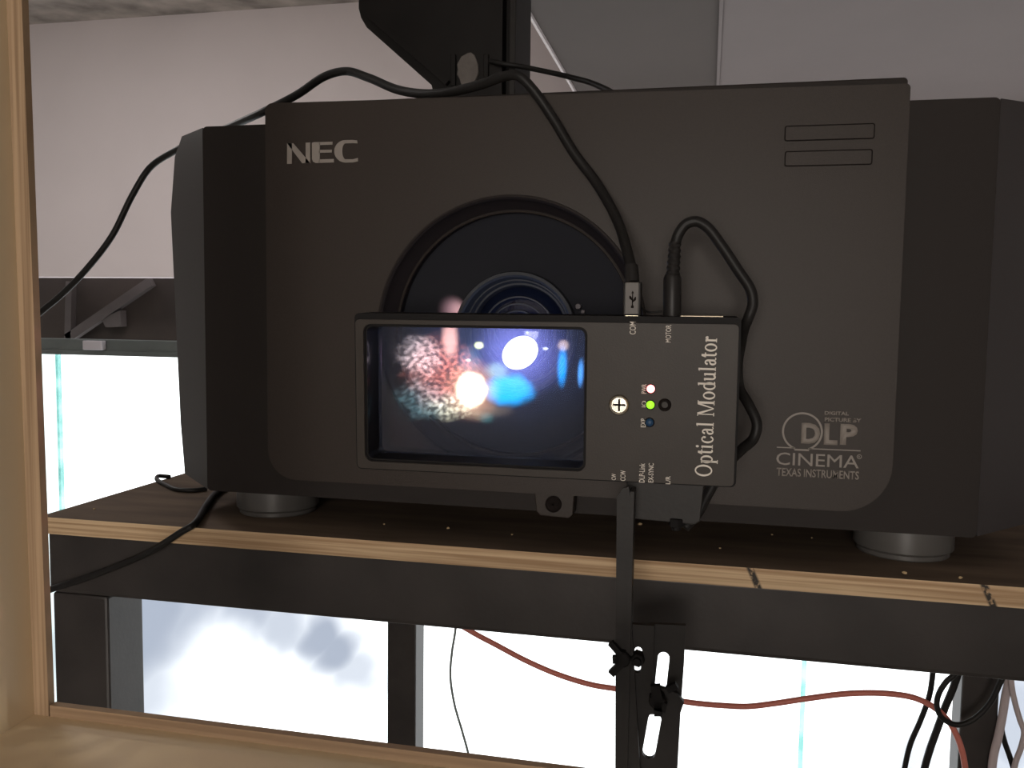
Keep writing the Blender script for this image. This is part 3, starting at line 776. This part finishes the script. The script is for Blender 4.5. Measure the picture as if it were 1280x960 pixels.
obj('clamp_plate', prism(ps((786, 780), (818, 782), (816, 856), (846, 866), (855, 878), (850, 892), (800, 893), (788, 890), Y=YS + .004)[::-1], [slot((798, 813), (796, 836), r2_, Y=YS + .004)], YS + .0035, YS + .0075), M['blacksteel'], st)
p = at(797, 824, YS)
obj('hex_bolt', join(cyl((p.x, YS + .006, p.z), (p.x, YS - .003, p.z), .0045, 6, .0006), cyl((p.x, YS, p.z), (p.x, YS - .006, p.z), .0025, 12, .0004)), M['modedge'], st)
def wing(cpx, cpy, parts, nm):
    c = at(cpx, cpy, YS - .004)
    bms = [cyl((c.x, YS + .002, c.z), (c.x, YS - .006, c.z), .005, 16, .0008)]
    for (x0, y0, x1, y1, w) in parts:
        bms.append(bar(at(x0, y0, YS - .004), at(x1, y1, YS - .004), w, .004))
    return obj(nm, join(*bms), M['modedge'], st)
wing(778, 824, ((776, 818, 763, 803, .0035), (776, 824, 766, 824, .0045), (776, 830, 764, 842, .0045)), 'wing_nut')
wing(821, 876, ((821, 870, 819, 856, .006), (818, 880, 833, 884, .006), (822, 882, 823, 894, .005), (834, 862, 846, 856, .004)), 'wing_nut')
# lower post and foot of the stand, below the view
zlow = at(800, 970, YS).z
xm = at(812, 970, YS).x
obj('lower_post', box(xm - .016, xm + .014, YS + .0125, YS + .026, Z0 + .012, zlow - .004, .001), M['blacksteel'], st)
obj('base_plate', box(xm - .12, xm + .12, YS - .10, YS + .0985, Z0, Z0 + .012, .002), M['blacksteel'], st)

# ------------------------------------------------------------------ ceiling mount behind the projector
mt = thing('ceiling_mount', (at(604, 60, .38).x, .40, BZ1), 'black steel hanging mount with a slanted gusset coming down behind the projector top', 'mount')
x0, x1, x2 = at(548, 50, .36).x, at(640, 50, .36).x, at(648, 50, .36).x
zb_ = 1.7512
obj('post', join(box(x0, x1, .37, .376, zb_, CEIL - .001), box(x0, x0 + .006, .372, .44, zb_, CEIL - .001), box(x1 - .006, x1, .372, .44, zb_, CEIL - .001)), M['mount'], mt)
obj('post_flange', box(x1 + .0002, x2, .345, .43, zb_, CEIL - .001, .001), M['blacksteel'], mt)
def pg(*p): return ps(*p, Y=.35)
g0 = pg((447, -40), (448, 10), (451, 22), (458, 34), (539, 106), (560, 108), (628, 108), (628, -40))
obj('gusset_plate', prism([(g0[0][0], 2.3)] + g0[1:5] + [(g0[4][0] + .03, zb_), (g0[6][0], zb_), (g0[7][0], 2.3)][0:], [], .35, .369, bev=.001), M['mount'], mt)
# raised lip along the slant
a, b = at(462, 20, .345), at(560, 104, .345)
obj('gusset_rib', bar(a, b, .006, .008), M['mount'], mt)
oc = at(584, 86, .345)
pts = [(oc.x + (.0125 + .0009 * math.sin(3 * k)) * math.cos(k * math.pi / 10), oc.z + (.0185 + .0012 * math.sin(5 * k)) * math.sin(k * math.pi / 10)) for k in range(20)]
obj('putty_patch', prism(pts, [], .3465, .3502, bev=.001), M['putty'], mt)
for px in (566, 607):
    c = at(px, 85, .345); obj('rib', box(c.x - .003, c.x + .003, .345, .3502, c.z - .02, c.z + .016, .001), M['mount'], mt)
obj('ceiling_plate', box(x0 - .06, x2 + .04, .30, .50, CEIL - .006, CEIL - .0005), M['mount'], mt)

# ------------------------------------------------------------------ cables
def cable(name, pts, r, m, label, cat='cable', group=None, parent=None, sides=12):
    o = obj(name, tube(spline(pts), r, sides), m, parent, smooth=2)
    if parent is None: tag(o, label, cat, group)
    return o
# lead with the plug, over the top of the projector
pl = at(790.5, 374, -.076)
ul = thing('usb_cable', pl, 'black cable looping over the projector top and ending in a grey plug at the modulator', 'cable')
mtop = at(790.5, 397, -.076).z
cable('cord', [at(-30, 465, .25), at(20, 420, .25), at(45, 395, .25), at(75, 370, .25), at(105, 340, .25), at(140, 295, .25), at(165, 245, .25), at(187, 210, .25), at(218, 189, .24), at(262, 170, .20), at(300, 153, .15), at(335, 137, .12), at(372, 118, .11), at(405, 96, .10), at(432, 89, .09),
               at(460, 97, .075), at(500, 113, .05), at(548, 117, .02), at(600, 106, -.002), at(632, 95, -.010), at(648, 95, -.0135), at(666, 112, -.012), at(690, 146, -.0085), at(718, 192, -.0085), at(745, 228, -.012), at(770, 272, -.030), at(783, 310, -.055), at(789, 338, -.072), at(790.5, 352, -.076)], .0036, M['cable'], None, parent=ul)
w_ = .0058
bt = obj('plug', box(pl.x - w_, pl.x + w_, -.080, -.072, at(790, 395, -.076).z, at(790, 352, -.076).z, .0012), M['boot'], ul, smooth=.6)
obj('plug_face', box(pl.x - .0042, pl.x + .0042, -.0808, -.0798, at(790, 393, -.08).z, at(790, 353, -.08).z, .0003), M['pluggrey'], bt)
obj('strain_relief', tube([at(789, 333, -.0715), at(790.5, 354, -.0757)], .0045, 14), M['boot'], ul, smooth=.6)
obj('metal_tip', box(pl.x - .0040, pl.x + .0040, -.0795, -.0730, mtop - .0022, at(790, 395, -.076).z + .0002), M['brass'], ul)
# USB trident mark
q = at(790.5, 382, -.081)
def tz(dx, dz): return (q.x + dx * .0011, q.z + dz * .0011)
obj('plug_mark', flat([[tz(-.3, 0), tz(.3, 0), tz(.3, 7), tz(-.3, 7)], [tz(-.8, 7), tz(.8, 7), tz(0, 8.6)], [tz(-.8, 0), tz(.8, 0), tz(.8, -1.4), tz(-.8, -1.4)], [tz(-.2, 1.5), tz(2, 3.2), tz(2, 5), tz(1.4, 5), tz(1.4, 3.6), tz(-.2, 2.3)], [tz(.2, 2.5), tz(-1.8, 4), tz(-1.8, 5.6), tz(-1.2, 5.6), tz(-1.2, 4.4), tz(.2, 3.3)]], -.0810, .0002), M['groove'], bt)
# round connector
YC = -.072
a = at(840.5, 398, YC)
mc = thing('motor_cable', a, 'short black cable arching from a round connector on the modulator down its right side', 'cable')
obj('connector', tube([at(840, 400, YC), at(840, 397, YC), at(840.5, 348, YC), at(841, 344, YC)], .005, 24, radii=[.0052, .0056, .0056, .0048]), M['boot'], mc, smooth=.5)
pp = []; rr_ = []
for k in range(13):
    f = k / 12; pp.append(at(841 + 3 * f, 346 - 44 * f, YC)); rr_.append((.0046 if k % 2 else .0038) - .0006 * f)
obj('strain_relief', tube(pp, .004, 16, radii=rr_), M['boot'], mc, smooth=.4)
cable('cord', [at(843.5, 308, YC), at(848, 293, YC), at(858, 280, YC), at(871, 277, YC), at(884, 284, YC), at(902, 307, YC), at(922, 337, YC), at(938, 362, YC), at(941, 380, YC), at(936, 396, YC), at(931, 408, -.068), at(926, 430, -.050), at(922, 455, -.048),
               at(924, 484, -.050), at(936, 506, -.060), at(946, 530, -.064), at(942, 548, -.064), at(928, 561, -.058), at(905, 585, -.048), at(886, 616, -.046), at(872, 642, -.046), at(856, 660, -.05)], .0034, M['cable'], None, parent=mc)
cable('thin_wire', [at(801, 383, -.070), at(806, 388, -.068), at(814, 390.5, -.066), at(828, 389, -.066)], .0006, M['cable'], 'very thin black wire between the two plugs on top of the modulator', 'wire', sides=8)
cable('thin_cable', [at(612, 76, .339), at(625, 79, .335), at(650, 83, .335), at(685, 90, .32), at(715, 97, .28), at(745, 106, .22), at(775, 125, .15), (at(790, 135, .1).x, .10, 1.7545)], .0028, M['cable'],
      'thin black cable running from the ceiling mount down behind the projector top')
r = .0028
def on_shelf(px, py): p = at_z(px, py, ZS + r); return p
cable('power_cable', [on_shelf(285, 606), on_shelf(268, 618), on_shelf(256, 634), Vector((at(240, 653, -.0135).x, -.0135, ZS + .0022)), at(228, 664, -.0152), at(205, 679, -.0155), at(178, 694, -.015), at(140, 710, -.014), at(100, 725, -.014), at(60, 738, -.014), at(25, 752, -.014)], r, M['cable'],
      'black cable hanging over the left end of the shelf edge and beam')
r = .0022
cable('cable_loop', [on_shelf(258, 611), on_shelf(240, 613), on_shelf(222, 612), on_shelf(207, 606), on_shelf(196, 599), on_shelf(199, 595), on_shelf(212, 596)], r, M['cable'],
      'small loop of thin black cable lying on the shelf left of the projector')
# things hanging below, at the back of the rack
YR = RY1 - LD - .006
def hang(px, py, r): # upper end against the rear beam
    p = at(px, py, YR); return Vector((p.x, RY1 - LD - r - .002, 1.385))
def low(*pts, Y=YR - .02): return [at(x, y, Y) for x, y in pts]
cable('red_cable', [hang(500, 700, .0045)] + low((540, 755), (585, 787), (620, 806), (660, 827), (700, 844), (740, 856), (770, 861), (820, 871), (870, 879), (905, 882), (935, 883), (970, 879), (1010, 873), (1060, 867), (1110, 867), (1145, 873), (1170, 886), (1186, 902), (1197, 922), (1204, 945), (1208, 975), (1210, 1010), Y=YR - .030), .0046, M['red'],
      'long red cable sagging below the rack beam and dropping at the right post')
cable('grey_wire', [hang(572, 740, .002)] + low((570, 780), (565, 815), (563, 845), (568, 880), (578, 915), (586, 945), (590, 975)), .0021, M['greywire'], 'thin grey wire hanging in front of the glass, left of the bracket stand', 'wire')
cable('black_cable', [hang(1168, 760, .0045)] + low((1167, 820), (1165, 850), (1161, 872), (1150, 902), (1138, 930), (1130, 965), (1126, 1000), Y=YR - .004), .0042, M['cable'], 'slim black cable hanging leftmost of the black cables by the right rack post')
cable('black_cable', [hang(1210, 760, .005)] + low((1200, 830), (1192, 858), (1181, 885), (1172, 910), (1162, 938), (1154, 968), (1150, 1000), Y=YR - .006), .0056, M['cable'], 'thick black cable hanging close against the left of the right rack post')
cable('black_cable', [hang(1210, 790, .004)] + low((1196, 838), (1183, 852), (1174, 866), (1171, 880), (1175, 894), (1184, 902), (1196, 906), (1212, 902), (1228, 890), (1240, 875), (1248, 858), (1256, 838), Y=YR - .046) + [hang(1262, 790, .004)], .0042, M['cable'], 'black cable looping in a U across the right rack post')
cable('pale_cable', [hang(1264, 780, .006)] + low((1262, 845), (1257, 870), (1253, 895), (1248, 920), (1242, 945), (1238, 985), Y=YR - .006), .0062, M['pale'], 'thick pale grey cable hanging just right of the right rack post')
cable('pale_cable', [hang(1262, 790, .004)] + low((1264, 850), (1268, 875), (1275, 900), (1280, 915), (1277, 932), (1269, 955), (1264, 990), Y=YR - .022), .0042, M['pale'], 'slim pale grey cable bending at the right edge of the view')
cable('black_cable', low((1254, 880), (1252, 910), (1256, 928), (1262, 945), (1268, 965), (1275, 1000), Y=YR + .006), .0042, M['cable'], 'short black cable showing between the two pale cables')
